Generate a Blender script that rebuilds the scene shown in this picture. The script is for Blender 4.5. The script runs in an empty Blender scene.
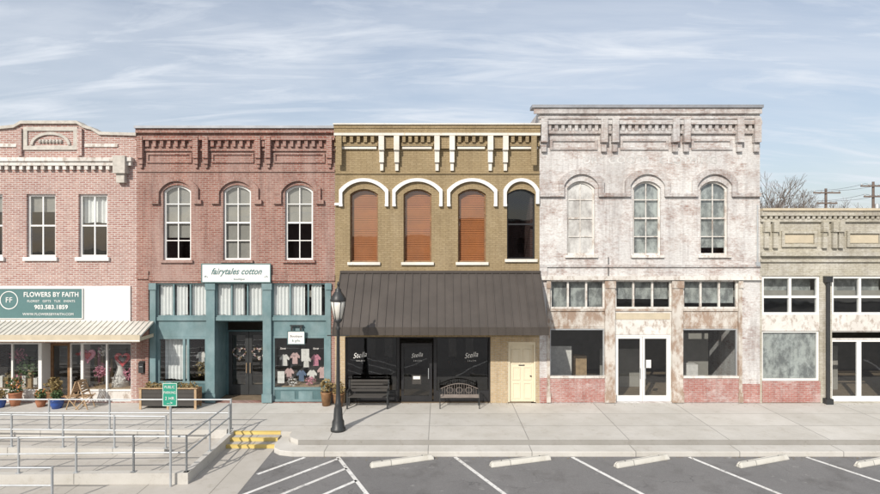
import bpy, bmesh, math, random
from mathutils import Vector, Matrix
from mathutils.geometry import tessellate_polygon
random.seed(7)
S=26.636
def X(p): return (p-440)/S
def Z(p): return 5.86-(p-247)/S
sc=bpy.context.scene
sc.view_settings.view_transform='Standard'; sc.view_settings.look='None'; sc.view_settings.exposure=0

# ---------------------------------------------------------------- materials
class NT:
    def __init__(s,name):
        s.m=bpy.data.materials.new(name); s.m.use_nodes=True
        s.t=s.m.node_tree; s.b=s.t.nodes['Principled BSDF']; s.l=s.t.links
        s.out=s.t.nodes['Material Output']
    def n(s,typ,**k):
        nd=s.t.nodes.new(typ)
        for a,v in k.items(): setattr(nd,a,v)
        return nd
    def coord(s,mode='xz'):
        tc=s.n('ShaderNodeTexCoord')
        if mode=='obj': return tc.outputs['Object']
        sp=s.n('ShaderNodeSeparateXYZ'); s.l.new(tc.outputs['Object'],sp.inputs[0])
        ad=s.n('ShaderNodeMath',operation='ADD'); s.l.new(sp.outputs[0],ad.inputs[0]); s.l.new(sp.outputs[1],ad.inputs[1])
        cb=s.n('ShaderNodeCombineXYZ'); s.l.new(ad.outputs[0],cb.inputs[0]); s.l.new(sp.outputs[2],cb.inputs[1])
        return cb.outputs[0]
    def noise(s,vec,scale,detail=5,rough=.6,stretch=None,loc=None):
        if stretch or loc:
            mp=s.n('ShaderNodeMapping'); mp.inputs['Scale'].default_value=stretch or (1,1,1); mp.inputs['Location'].default_value=loc or (0,0,0); s.l.new(vec,mp.inputs[0]); vec=mp.outputs[0]
        nz=s.n('ShaderNodeTexNoise'); nz.inputs['Scale'].default_value=scale; nz.inputs['Detail'].default_value=detail; nz.inputs['Roughness'].default_value=rough
        s.l.new(vec,nz.inputs['Vector']); return nz.outputs['Fac']
    def ramp(s,fac,a,b,ca=(0,0,0,1),cb=(1,1,1,1)):
        r=s.n('ShaderNodeValToRGB'); r.color_ramp.elements[0].position=a; r.color_ramp.elements[1].position=b
        r.color_ramp.elements[0].color=ca; r.color_ramp.elements[1].color=cb
        s.l.new(fac,r.inputs[0]); return r.outputs[0]
    def mix(s,fac,a,b,bt='MIX'):
        m=s.n('ShaderNodeMix',data_type='RGBA',blend_type=bt)
        for i,v in ((0,fac),(6,a),(7,b)):
            if isinstance(v,(int,float)): m.inputs[i].default_value=v
            elif isinstance(v,tuple): m.inputs[i].default_value=v if len(v)==4 else v+(1,)
            else: s.l.new(v,m.inputs[i])
        return m.outputs[2]
    def bump(s,h,st,dist=.01):
        b=s.n('ShaderNodeBump'); b.inputs['Strength'].default_value=st; b.inputs['Distance'].default_value=dist
        s.l.new(h,b.inputs['Height']); s.l.new(b.outputs[0],s.b.inputs['Normal'])
    def col(s,c): 
        if isinstance(c,tuple): s.b.inputs['Base Color'].default_value=c+(1,)
        else: s.l.new(c,s.b.inputs['Base Color'])
def mul(c,f): return tuple(min(1,v*f) for v in c)
def plain(name,c,rough=.6,var=.15,scale=3,metal=0,bump=.1,fine=40):
    k=NT(name); v=k.coord('obj')
    n1=k.noise(v,scale); n2=k.noise(v,fine,3)
    a=k.mix(k.ramp(n1,.3,.7),mul(c,1-var),mul(c,1+var))
    a=k.mix(k.ramp(n2,.35,.65),a,k.mix(1.0,a,(1-var*.5,)*3,'MULTIPLY'))
    k.col(a); k.b.inputs['Roughness'].default_value=rough; k.b.inputs['Metallic'].default_value=metal
    if bump: k.bump(n2,bump)
    return k.m
def brick(name,c1,c2,mortar,white=None,amount=(.4,.6),dirt=.25,bw=.22,bh=.075,mt=.011,stain=None,stf=(.5,.7),bumps=.5,streak=.2,mottle=None,soot=None):
    k=NT(name); v=k.coord('xz')
    nn=k.n('ShaderNodeTexNoise'); nn.inputs['Scale'].default_value=.8; nn.inputs['Detail'].default_value=3; k.l.new(v,nn.inputs['Vector'])
    vv=k.mix(.025,v,nn.outputs['Color'],'LINEAR_LIGHT')
    b=k.n('ShaderNodeTexBrick'); b.inputs['Scale'].default_value=1; b.inputs['Brick Width'].default_value=bw; b.inputs['Row Height'].default_value=bh
    b.inputs['Mortar Size'].default_value=mt; b.inputs['Mortar Smooth'].default_value=.3; b.inputs['Bias'].default_value=-.1
    b.inputs['Color1'].default_value=c1+(1,); b.inputs['Color2'].default_value=c2+(1,); b.inputs['Mortar'].default_value=mortar+(1,)
    k.l.new(vv,b.inputs['Vector']); c=b.outputs['Color']
    if mottle:
        n=k.noise(v,3.2,8,.75,stretch=(.7,1.4,1),loc=(5,3,0)); c=k.mix(k.ramp(n,.5,.66),c,mottle)
    if white:
        n=k.noise(v,.8,10,.75,stretch=(1,1.5,1)); n3=k.noise(v,5.5,8,.75,stretch=(1,2.2,1))
        f=k.mix(.42,n,n3); c=k.mix(k.ramp(f,amount[0],amount[1]),c,white)
        c=k.mix(k.ramp(b.outputs['Fac'],0,1,(0,0,0,1),(.28,.28,.28,1)),c,k.mix(1.0,c,(.66,.66,.66),'MULTIPLY'))
    if stain:
        n=k.noise(v,.45,7,.65,stretch=(1.6,.5,1),loc=(2,7,0)); c=k.mix(k.ramp(n,stf[0],stf[1],(0,0,0,1),(.75,.75,.75,1)),c,stain)
    n=k.noise(v,.55,8,.65); c=k.mix(k.ramp(n,.35,.7),c,k.mix(1.0,c,(1-dirt,1-dirt,1-dirt*.9),'MULTIPLY'))
    n=k.noise(v,9,4,.7,stretch=(1,2.6,1)); c=k.mix(k.ramp(n,.4,.65),c,k.mix(1.0,c,(.82,.8,.78),'MULTIPLY'))
    n=k.noise(v,2.2,6,.7,stretch=(1.8,.16,1),loc=(1,4,0)); c=k.mix(k.ramp(n,.48,.7),c,k.mix(1.0,c,(1-streak*1.3,1-streak*1.4,1-streak*1.4),'MULTIPLY'))
    if soot:
        n=k.noise(v,1.4,9,.8,stretch=(1,.6,1),loc=(11,4,0)); c=k.mix(k.ramp(n,.56,.66,(0,0,0,1),(.7,.7,.7,1)),c,soot)
    k.col(c); k.b.inputs['Roughness'].default_value=.9
    inv=k.n('ShaderNodeMath',operation='SUBTRACT'); inv.inputs[0].default_value=1; k.l.new(b.outputs['Fac'],inv.inputs[1])
    k.bump(inv.outputs[0],bumps,.012)
    return k.m
def peel(name,paint,under,amount=(.35,.5),scale=3,rough=.7):
    k=NT(name); v=k.coord('obj'); n=k.noise(v,scale,10,.72,stretch=(1,1,.6)); n2=k.noise(v,.8,5)
    c=k.mix(k.ramp(n,amount[0],amount[1]),under,paint); c=k.mix(k.ramp(n2,.35,.7),c,k.mix(1.0,c,(.78,.76,.74),'MULTIPLY'))
    k.col(c); k.b.inputs['Roughness'].default_value=rough; k.bump(n,.25); return k.m
def concrete(name,c,w,h,offy=0,joint=.5,dirt=.16,mt=.014):
    k=NT(name); o=k.coord('obj'); mp=k.n('ShaderNodeMapping'); mp.inputs['Location'].default_value=(.35,offy,0); k.l.new(o,mp.inputs[0])
    b=k.n('ShaderNodeTexBrick',offset=0.0); b.inputs['Scale'].default_value=1; b.inputs['Brick Width'].default_value=w; b.inputs['Row Height'].default_value=h
    b.inputs['Mortar Size'].default_value=mt; b.inputs['Mortar Smooth'].default_value=.1
    b.inputs['Color1'].default_value=c+(1,); b.inputs['Color2'].default_value=mul(c,.9)+(1,); b.inputs['Mortar'].default_value=mul(c,joint)+(1,)
    k.l.new(mp.outputs[0],b.inputs['Vector']); col=b.outputs['Color']
    n=k.noise(o,.7,8,.65); col=k.mix(k.ramp(n,.35,.68),col,k.mix(1.0,col,(1-dirt,1-dirt*1.05,1-dirt*1.2),'MULTIPLY'))
    n=k.noise(o,2.3,9,.75); col=k.mix(k.ramp(n,.54,.7),col,k.mix(1.0,col,(.82,.8,.77),'MULTIPLY'))
    n=k.noise(o,7,6,.7,loc=(3,3,0)); col=k.mix(k.ramp(n,.66,.72),col,k.mix(1.0,col,(.7,.68,.65),'MULTIPLY'))
    n=k.noise(o,60,3); col=k.mix(k.ramp(n,.3,.7),col,k.mix(1.0,col,(.92,.92,.92),'MULTIPLY'))
    k.col(col); k.b.inputs['Roughness'].default_value=.88; k.bump(n,.2,.005); return k.m
def asphalt():
    k=NT('asphalt'); o=k.coord('obj'); n=k.noise(o,.35,8,.7); n2=k.noise(o,45,4,.8)
    c=k.mix(k.ramp(n,.3,.7),(.17,.167,.167),(.23,.225,.222)); c=k.mix(k.ramp(n2,.35,.65),k.mix(1.0,c,(.7,.7,.7),'MULTIPLY'),c)
    vo=k.n('ShaderNodeTexVoronoi',feature='DISTANCE_TO_EDGE'); vo.inputs['Scale'].default_value=.4
    nn=k.n('ShaderNodeTexNoise'); nn.inputs['Scale'].default_value=1.6; nn.inputs['Detail'].default_value=8; k.l.new(o,nn.inputs['Vector'])
    mx=k.mix(.4,o,nn.outputs['Color'],'LINEAR_LIGHT'); k.l.new(mx,vo.inputs['Vector'])
    msk=k.ramp(k.noise(o,.5,3,loc=(9,2,0)),.45,.55)
    cr=k.mix(1.0,k.ramp(vo.outputs['Distance'],.0,.006,(.6,.6,.6,1),(0,0,0,1)),msk,'MULTIPLY')
    c=k.mix(cr,c,(.06,.06,.06))
    n3=k.noise(o,1.1,6,.6); c=k.mix(k.ramp(n3,.55,.7),c,k.mix(1.0,c,(.76,.75,.74),'MULTIPLY'))
    n4=k.noise(o,2.4,7,.7,loc=(4,8,0)); c=k.mix(k.ramp(n4,.62,.72),c,(.28,.275,.265))
    k.col(c); k.b.inputs['Roughness'].default_value=.9; k.bump(n2,.4,.006); return k.m
def glass(name,tint=(.85,.88,.88),base=.09):
    k=NT(name); tr=k.n('ShaderNodeBsdfTransparent'); tr.inputs[0].default_value=tint+(1,)
    gl=k.n('ShaderNodeBsdfGlossy'); gl.inputs['Roughness'].default_value=.015; gl.inputs[0].default_value=(.95,.97,1,1)
    o=k.coord('obj'); nz=k.noise(o,.9,2); b=k.n('ShaderNodeBump'); b.inputs['Strength'].default_value=.12; b.inputs['Distance'].default_value=.03; k.l.new(nz,b.inputs['Height']); k.l.new(b.outputs[0],gl.inputs['Normal'])
    lw=k.n('ShaderNodeLayerWeight'); lw.inputs[0].default_value=.5
    p=k.n('ShaderNodeMath',operation='POWER'); k.l.new(lw.outputs['Facing'],p.inputs[0]); p.inputs[1].default_value=4
    a=k.n('ShaderNodeMath',operation='MULTIPLY_ADD'); k.l.new(p.outputs[0],a.inputs[0]); a.inputs[1].default_value=.9-base; a.inputs[2].default_value=base
    mx=k.n('ShaderNodeMixShader'); k.l.new(a.outputs[0],mx.inputs[0]); k.l.new(tr.outputs[0],mx.inputs[1]); k.l.new(gl.outputs[0],mx.inputs[2])
    k.l.new(mx.outputs[0],k.out.inputs[0]); return k.m

M={}
M['brickA']=brick('pale_red_brick',(.36,.17,.14),(.5,.31,.26),(.62,.58,.54),dirt=.14,mt=.014,mottle=(.46,.34,.3),streak=.12)
M['brickB']=brick('red_brick',(.27,.1,.074),(.38,.185,.145),(.42,.34,.29),dirt=.25,stain=(.43,.31,.27),stf=(.47,.62),mottle=(.38,.23,.19),streak=.26,mt=.014,soot=(.2,.12,.1))
M['brickC']=brick('gold_painted_brick',(.33,.25,.138),(.38,.295,.172),(.27,.205,.11),dirt=.16,streak=.14,stain=(.4,.325,.21),stf=(.5,.8))
M['brickD']=brick('whitewashed_brick',(.33,.2,.165),(.44,.335,.29),(.52,.49,.46),white=(.72,.71,.69),amount=(.4,.52),dirt=.16,stain=(.55,.535,.515),streak=.22,soot=(.42,.37,.34))
M['brickD2']=brick('whitewashed_weathered_brick',(.36,.25,.21),(.46,.38,.34),(.5,.48,.46),white=(.68,.67,.65),amount=(.44,.55),dirt=.2,stain=(.47,.45,.43),streak=.25,soot=(.36,.33,.31))
M['brickDr']=brick('red_painted_brick',(.4,.15,.12),(.44,.21,.18),(.5,.38,.35),white=(.62,.53,.5),amount=(.48,.62),dirt=.2)
M['brickE']=brick('olive_beige_brick',(.46,.43,.34),(.5,.47,.38),(.42,.39,.31),white=(.62,.6,.53),amount=(.45,.6),dirt=.2)
M['brickT']=brick('tan_brick',(.48,.36,.21),(.55,.42,.26),(.52,.46,.36),dirt=.12)
M['brickS']=brick('side_brick',(.3,.15,.12),(.38,.22,.18),(.42,.36,.33))
M['white']=plain('white_paint',(.76,.75,.72),.55,.05)
M['cream']=peel('cream_trim',(.74,.71,.64),(.5,.42,.28),(.3,.42),6)
M['door']=plain('cream_door_paint',(.7,.62,.46),.5,.04)
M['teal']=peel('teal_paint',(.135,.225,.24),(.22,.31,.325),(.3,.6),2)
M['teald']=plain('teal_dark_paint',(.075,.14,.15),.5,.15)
M['signteal']=plain('sign_teal',(.09,.18,.18),.45,.05)
M['black']=plain('black_metal',(.02,.02,.022),.4,.2)
M['iron']=plain('dark_iron',(.03,.032,.033),.45,.2)
M['awn']=plain('bronze_metal_roof',(.085,.072,.062),.42,.14,1.2,metal=.3,bump=.02)
M['coping']=plain('grey_metal_coping',(.3,.31,.33),.5,.15,metal=.3)
M['stone']=plain('cast_stone',(.5,.47,.42),.85,.18,6)
M['canopy']=plain('pale_ribbed_metal',(.62,.6,.54),.5,.12,metal=.2)
M['tanb']=plain('tan_board',(.52,.45,.33),.7,.1)
M['weath']=peel('weathered_board',(.6,.57,.52),(.34,.25,.19),(.43,.56),2.2)
M['peelw']=peel('peeling_white',(.7,.68,.64),(.42,.36,.31),(.38,.5),5)
M['gal']=plain('galvanised_steel',(.46,.48,.49),.45,.12,metal=.4)
M['glass']=glass('window_glass'); M['glassd']=glass('tinted_glass',(.4,.41,.42),.07)
M['blind']=plain('wooden_blind',(.4,.125,.025),.6,.15,2)
M['inner']=plain('interior_wall',(.3,.28,.25),.9,.1)
M['innerd']=plain('interior_dark',(.06,.055,.05),.9,.1)
M['floor']=plain('interior_floor',(.2,.15,.1),.7,.2)
M['curt']=plain('curtain_fabric',(.8,.79,.77),.9,.04)
M['frost']=peel('papered_glass_backing',(.5,.52,.5),(.2,.21,.21),(.42,.58),3)
M['board']=peel('weathered_window_board',(.6,.6,.58),(.33,.32,.31),(.36,.6),4)
M['roof']=plain('roof_membrane',(.3,.3,.3),.9,.2)
M['conc']=concrete('sidewalk_concrete',(.6,.58,.54),3.05,1.4)
M['conc2']=concrete('curb_concrete',(.6,.58,.54),3.05,50,.55)
M['conc3']=concrete('ramp_concrete',(.53,.5,.455),1.8,50,.4)
M['asph']=asphalt()
M['line']=peel('road_paint_white',(.76,.76,.74),(.32,.32,.32),(.35,.47),9,.8)
M['yellow']=peel('safety_yellow_paint',(.68,.52,.17),(.55,.48,.34),(.25,.4),8)
M['green']=plain('sign_green',(.03,.3,.2),.4,.05)
M['wood']=plain('brown_wood',(.24,.13,.06),.65,.3,6)
M['woodl']=plain('light_wood',(.42,.29,.17),.65,.25,6)
M['blue']=plain('blue_glaze',(.03,.08,.3),.2,.1)
M['terra']=plain('terracotta',(.4,.17,.09),.8,.15)
M['leaf']=plain('leaves',(.07,.12,.04),.6,.5,20); M['leafd']=plain('dry_leaves',(.25,.18,.07),.7,.4,20)
M['pink']=plain('pink_flowers',(.6,.22,.3),.6,.3,15); M['red']=plain('red_decor',(.5,.05,.06),.5,.2)
M['orange']=plain('orange_flowers',(.6,.25,.08),.6,.3)
M['cloth']=plain('cloth_white',(.7,.66,.62),.9,.15,8); M['blush']=plain('blush_cloth',(.6,.4,.38),.9,.15,8); M['denim']=plain('denim_cloth',(.12,.17,.26),.9,.15,8)
M['lampg']=plain('frosted_lamp_glass',(.75,.73,.66),.3,.04)
M['bark']=plain('bark',(.2,.17,.15),.9,.2)
M['pole']=plain('pole_wood',(.16,.12,.1),.9,.2)
M['ground']=plain('dry_ground',(.22,.2,.15),.95,.25,.2)
M['stop']=concrete('wheel_stop_concrete',(.68,.66,.6),9,9)
M['ghost']=peel('faded_sign_paint',(.49,.485,.475),(.66,.655,.64),(.46,.54),4,.9)

# ---------------------------------------------------------------- mesh builder
class MB:
    def __init__(s,name,parent=None):
        s.name=name; s.parent=parent; s.bm=bmesh.new(); s.mats=[]
    def mi(s,m):
        m=M[m]
        if m not in s.mats: s.mats.append(m)
        return s.mats.index(m)
    def _faces(s,vs,fs,m,smooth=False):
        i=s.mi(m); v=[s.bm.verts.new(p) for p in vs]
        for f in fs:
            try:
                g=s.bm.faces.new([v[k] for k in f]); g.material_index=i; g.smooth=smooth
            except ValueError: pass
        return s
    def box(s,x0,x1,y0,y1,z0,z1,m):
        if x0>x1:x0,x1=x1,x0
        if y0>y1:y0,y1=y1,y0
        if z0>z1:z0,z1=z1,z0
        vs=[(x,y,z) for x in(x0,x1) for y in(y0,y1) for z in(z0,z1)]
        return s._faces(vs,[(0,1,3,2),(4,6,7,5),(0,4,5,1),(2,3,7,6),(0,2,6,4),(1,5,7,3)],m)
    def pane(s,x0,x1,y,z0,z1,m): return s.quad([(x0,y,z0),(x1,y,z0),(x1,y,z1),(x0,y,z1)],m)
    def prism(s,pts,ax,a0,a1,m):
        def P(p,a): return {'x':(a,p[0],p[1]),'y':(p[0],a,p[1]),'z':(p[0],p[1],a)}[ax]
        n=len(pts); vs=[P(p,a0) for p in pts]+[P(p,a1) for p in pts]
        fs=[tuple(range(n)),tuple(range(2*n-1,n-1,-1))]+[(i,(i+1)%n,n+(i+1)%n,n+i) for i in range(n)]
        return s._faces(vs,fs,m)
    def poly(s,loops,y0,y1,m):
        L=[[Vector((p[0],p[1],0)) for p in lp] for lp in loops]
        tri=tessellate_polygon(L); flat=[p for lp in loops for p in lp]; n=len(flat)
        vs=[(p[0],y0,p[1]) for p in flat]
        fs=[tuple(t) for t in tri]
        if y1 is not None:
            vs+=[(p[0],y1,p[1]) for p in flat]; fs+=[tuple(n+k for k in reversed(t)) for t in tri]
            o=0
            for lp in loops:
                k=len(lp)
                for i in range(k): fs.append((o+i,o+(i+1)%k,n+o+(i+1)%k,n+o+i))
                o+=k
        return s._faces(vs,fs,m)
    def tube(s,p0,p1,r0,m,r1=None,n=10,caps=True):
        if r1 is None:r1=r0
        p0=Vector(p0);p1=Vector(p1);d=(p1-p0).normalized(); a=d.orthogonal().normalized(); b=d.cross(a)
        vs=[]
        for p,r in((p0,r0),(p1,r1)):
            for i in range(n):
                t=2*math.pi*i/n; vs.append(tuple(p+a*r*math.cos(t)+b*r*math.sin(t)))
        fs=[(i,(i+1)%n,n+(i+1)%n,n+i) for i in range(n)]
        s._faces(vs,fs,m,True)
        if caps: 
            s._faces(vs[:n],[tuple(range(n))],m); s._faces(vs[n:],[tuple(range(n))],m)
        return s
    def lathe(s,cx,cy,prof,m,n=16):
        vs=[];fs=[]
        for r,z in prof:
            for i in range(n):
                t=2*math.pi*(i+.5)/n; vs.append((cx+r*math.cos(t),cy+r*math.sin(t),z))
        for j in range(len(prof)-1):
            for i in range(n): fs.append((j*n+i,j*n+(i+1)%n,(j+1)*n+(i+1)%n,(j+1)*n+i))
        fs.append(tuple(range(n))); fs.append(tuple((len(prof)-1)*n+i for i in range(n)))
        return s._faces(vs,fs,m,n>8)
    def quad(s,pts,m): return s._faces(pts,[(0,1,2,3)],m)
    def sheet(s,x0,x1,z0,z1,y,m,amp=.04,pitch=.16):
        n=max(8,int((x1-x0)/pitch*6)); vs=[];fs=[]
        for i in range(n+1):
            x=x0+(x1-x0)*i/n; yy=y+amp*math.sin(2*math.pi*x/pitch+math.sin(x*5)); vs+= [(x,yy,z0+.02*math.sin(x*9)),(x,yy,z1)]
        for i in range(n): fs.append((2*i,2*i+2,2*i+3,2*i+1))
        return s._faces(vs,fs,m,True)
    def leaves(s,c,rad,n,m,size=.06,squash=1):
        for _ in range(n):
            d=Vector((random.gauss(0,1),random.gauss(0,1),random.gauss(0,1))).normalized()*random.random()**.4
            p=Vector(c)+Vector((d.x*rad,d.y*rad,d.z*rad*squash))
            u=Vector((random.gauss(0,1),random.gauss(0,1),random.gauss(0,1))).normalized(); w=u.orthogonal().normalized()
            k=size*random.uniform(.6,1.3)
            s.quad([tuple(p-u*k),tuple(p-w*k*.45),tuple(p+u*k),tuple(p+w*k*.45)],m)
        return s
    def done(s,recalc=True):
        if recalc: bmesh.ops.recalc_face_normals(s.bm,faces=s.bm.faces[:])
        me=bpy.data.meshes.new(s.name); s.bm.to_mesh(me); s.bm.free()
        for m in s.mats: me.materials.append(m)
        o=bpy.data.objects.new(s.name,me); sc.collection.objects.link(o)
        if s.parent: o.parent=s.parent
        return o
def empty(name):
    o=bpy.data.objects.new(name,None); sc.collection.objects.link(o); return o
def text(body,x,z,y,size,m,parent,shear=0,name='lettering',al='CENTER',ext=.004,sx=1,rot=0,bold=0):
    c=bpy.data.curves.new(name,'FONT'); c.body=body; c.size=size; c.align_x=al; c.align_y='CENTER'; c.shear=shear; c.extrude=ext; c.space_character=1.05; c.offset=bold
    c.materials.append(M[m]); o=bpy.data.objects.new(name,c); sc.collection.objects.link(o)
    o.location=(x,y,z); o.rotation_euler=(math.pi/2,-rot,0); o.scale=(sx,1,1); o.parent=parent; return o
def arch(xa,xb,za,zt,rise,n=12):
    if rise<=0: return [(xa,za),(xb,za),(xb,zt),(xa,zt)]
    w=(xb-xa)/2; R=(w*w+rise*rise)/(2*rise); cx=(xa+xb)/2; cz=zt-R; a=math.asin(min(1,w/R))
    return [(xa,za),(xb,za)]+[(cx+R*math.sin(a-2*a*i/n),cz+R*math.cos(a-2*a*i/n)) for i in range(n+1)]
def hoodband(cx,a,zs,b,t,e=2.5,n=24):
    out=[];inn=[]
    for i in range(n+1):
        th=math.pi*i/n; c,s_=math.cos(th),math.sin(th)
        f=lambda v:(abs(v)**(2/e))*(1 if v>=0 else -1)
        out.append((cx+a*f(c),zs+b*f(s_))); inn.append((cx+(a-t)*f(c),zs+(b-t)*f(s_)))
    return out+inn[::-1]
def seghood(cx,a,z0,zs,zt,t,n=20):
    def L(a_,r,base): 
        R=(a_*a_+r*r)/(2*r); cz=zs+ (zt-zs if base==0 else zt-zs-t)-R; al=math.asin(min(1,a_/R))
        return [(cx+R*math.sin(al-2*al*i/n),cz+R*math.cos(al-2*al*i/n)) for i in range(n+1)]
    out=[(cx+a,z0)]+L(a,zt-zs,0)+[(cx-a,z0)]
    inn=[(cx+a-t,z0)]+L(a-t,(zt-zs)*.95,1)+[(cx-a+t,z0)]
    return out+inn[::-1]
def frame(mb,x0,x1,z0,z1,y0,y1,t,m,vs=(),hs=(),tb=None):
    tb=tb or t
    mb.box(x0,x0+t,y0,y1,z0,z1,m); mb.box(x1-t,x1,y0,y1,z0,z1,m)
    mb.box(x0+t,x1-t,y0,y1,z1-t,z1,m); mb.box(x0+t,x1-t,y0,y1,z0,z0+tb,m)
    for v in vs: mb.box(v-t/2,v+t/2,y0+.004,y1-.004,z0+tb,z1-t,m)
    for h in hs: mb.box(x0+t,x1-t,y0+.008,y1-.008,h-t/2,h+t/2,m)
def window(par,xa,xb,za,zt,rise,fm,y=.1,vs=1,hs=(.5,),t=.06,gm='glass',back=None,backz=None,sill=None,inner_t=.035,sillh=.1):
    mb=MB('window',par)
    o=arch(xa,xb,za,zt,rise); i=arch(xa+t,xb-t,za+t,zt-t,rise*.9 if rise else 0)
    mb.poly([o,i],y,y+.09,fm)
    h=zt-za
    for k in range(1,vs+1):
        xx=xa+(xb-xa)*k/(vs+1); mb.box(xx-inner_t/2,xx+inner_t/2,y+.02,y+.06,za+t,zt-t-rise*.06,fm)
    for f in hs:
        zz=za+h*f; tt=inner_t if f!=.5 else .06
        mb.box(xa+t,xb-t,y+.012,y+.07,zz-tt/2,zz+tt/2,fm)
    mb.poly([i],y+.045,None,gm)
    if back:
        zb=za if backz is None else za+h*backz
        if back=='blind':
            n=int(h/.07)
            for q in range(n):
                z0=za+.04+q*.07
                if z0+.06<zt-.06: mb.quad([(xa+t,y+.11,z0),(xb-t,y+.11,z0),(xb-t,y+.14,z0+.062),(xa+t,y+.14,z0+.062)],'blind')
            mb.poly([arch(xa,xb,za,zt,rise)],y+.16,y+.17,'blind')
        elif back=='curt': mb.sheet(xa+.02,xb-.02,zb,zt-.03,y+.2,'curt')
        elif back: mb.poly([arch(xa,xb,zb,zt,rise)],y+.12,y+.125,back)
    mb.done()
    if sill:
        s=MB('window_sill',par); s.box(xa-.09,xb+.09,-.09,y-.003,za-sillh,za-.002,sill); s.done()

def shell(par,x0,x1,z1,mside,depth=18,slab=3.95,wt=.33):
    b=MB('building_shell',par)
    b.box(x0+.004,x0+.3,wt+.002,depth,-.3,z1-.05,mside); b.box(x1-.3,x1-.004,wt+.002,depth,-.3,z1-.05,mside)
    b.box(x0+.302,x1-.302,depth-.3,depth-.002,-.3,z1-.05,mside)
    b.box(x0+.302,x1-.302,wt+.002,depth-.302,z1-1.0,z1-.7,'roof'); b.done()
    b=MB('interior',par)
    b.box(x0+.302,x1-.302,wt+.05,depth-.302,slab,slab+.25,'inner')
    b.box(x0+.302,x1-.302,.02,depth-.302,-.25,.012,'floor')
    b.box(x0+.302,x1-.302,6,6.15,.02,slab-.002,'inner'); b.box(x0+.302,x1-.302,6,6.15,slab+.26,z1-1.01,'inner'); b.done()
def shirt(d,x,y,z,m,w=.2,h=.5):
    d.poly([[(x-w*.7,z),(x+w*.7,z),(x+w*.62,z+h*.6),(x+w*1.15,z+h*.5),(x+w*1.3,z+h*.68),(x+w*.6,z+h),(x+w*.22,z+h*1.03),(x,z+h*.93),(x-w*.22,z+h*1.03),(x-w*.6,z+h),(x-w*1.3,z+h*.68),(x-w*1.15,z+h*.5),(x-w*.62,z+h*.6)]],y,y+.05,m)
    d.tube((x,y+.02,z+h*.95),(x,y+.02,z+h+.12),.006,'iron',n=5)

# ================================================================ Building A
A=empty('pink_brick_storefront_building')
ax0,ax1=X(-110),X(137)-.003
prof=[(ax0,-.3),(ax1,-.3),(ax1,Z(136)),(X(100),Z(135)),(X(92),Z(130)),(X(84),Z(128)),(X(78),Z(124)),(X(22),Z(124)),(X(15),Z(128)),(X(-6),Z(130)),(X(-12),Z(135)),(ax0,Z(136))]
holes=[]
for c in(-66,-12,41,93): holes.append(arch(X(c-14.5),X(c+14.5),Z(257),Z(194),0))
holes.append([(X(-95),.02),(X(131),.02),(X(131),Z(343)),(X(-95),Z(343))])
w=MB('front_wall',A); w.poly([prof]+[h[::-1] for h in holes],0,.33,'brickA'); w.done()
shell(A,ax0,ax1,Z(137),'brickS')
t=MB('cornice_trim',A)
def runcope(mb,pts,m,th=.11,y0=-.09,y1=.36):
    for (xa,za),(xb,zb) in zip(pts[:-1],pts[1:]):
        if abs(xa-xb)<1e-6: continue
        mb.prism([(xa,za),(xb,zb),(xb,zb+th),(xa,za+th)],'y',y0,y1,m)
runcope(t,[(ax0,Z(136)),(X(-12),Z(135)),(X(-6),Z(130)),(X(15),Z(128)),(X(22),Z(124)),(X(78),Z(124)),(X(84),Z(128)),(X(92),Z(130)),(X(100),Z(135)),(ax1,Z(136))],'stone')
t.box(ax0,X(133),-.16,-.002,Z(166),Z(162),'peelw'); t.box(ax0,X(134),-.22,-.003,Z(162)+.002,Z(158),'peelw')
q=X(-108)
while q<X(114): t.box(q,q+.13,-.13,-.004,Z(170),Z(166)-.002,'peelw'); q+=.27
t.box(X(117),X(129),-.3,-.004,Z(174),Z(157),'stone'); t.box(X(119),X(127),-.2,-.004,Z(183),Z(174)-.002,'stone')
t.box(X(24),X(78),-.05,-.002,Z(131),Z(127),'stone'); t.box(X(24),X(78),-.05,-.002,Z(150),Z(146),'stone')
for a in(24,74): t.box(X(a),X(a+4),-.048,-.002,Z(146)+.002,Z(131)-.002,'stone')
t.poly([hoodband(X(51),.75,Z(145),.48,.1,2)],-.06,-.003,'stone')
for k in range(-3,4): t.lathe(X(51)+k*.13,-.03,[(.045,Z(143)),(.06,Z(143)+.06),(.03,Z(143)+.13)],'stone',8)
t.box(X(85),X(118),-.04,-.002,Z(147),Z(144),'peelw'); t.box(X(-10),X(17),-.04,-.002,Z(147),Z(144),'peelw')
for a in (20,80): t.box(X(a)-.05,X(a)+.12,-.1,-.004,Z(156),Z(129),'brickA')
t.done()
for c in(-66,-12,41,93): window(A,X(c-14.5),X(c+14.5),Z(257),Z(194),0,'white',t=.08,vs=1,hs=(.5,),inner_t=.05,back='curt' if c==93 else 'inner',backz=.55 if c==93 else .72,sill='white',sillh=.14)
b=MB('sign_band',A); b.box(X(-95),X(131),-.06,-.002,Z(322),Z(286),'white'); b.done()
sg=empty('shop_sign'); b=MB('sign_board',sg); b.box(X(-40),X(84),-.1,-.062,Z(318),Z(288.5),'signteal')
frame(b,X(-40)-.02,X(84)+.02,Z(318)-.02,Z(288.5)+.02,-.12,-.063,.025,'white'); b.done()
text('FLOWERS BY FAITH',X(53),Z(294.5),-.105,.25,'white',sg,sx=.9,bold=.004); text('FLORIST   GIFTS   TUX   EVENTS',X(53),Z(301),-.105,.12,'white',sg)
text('903.583.1859',X(53),Z(307),-.105,.22,'white',sg,bold=.004); text('WWW.FLOWERSBYFAITH.COM',X(50),Z(314),-.105,.13,'white',sg)
text('FF',X(11),Z(300),-.105,.28,'white',sg)
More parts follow.
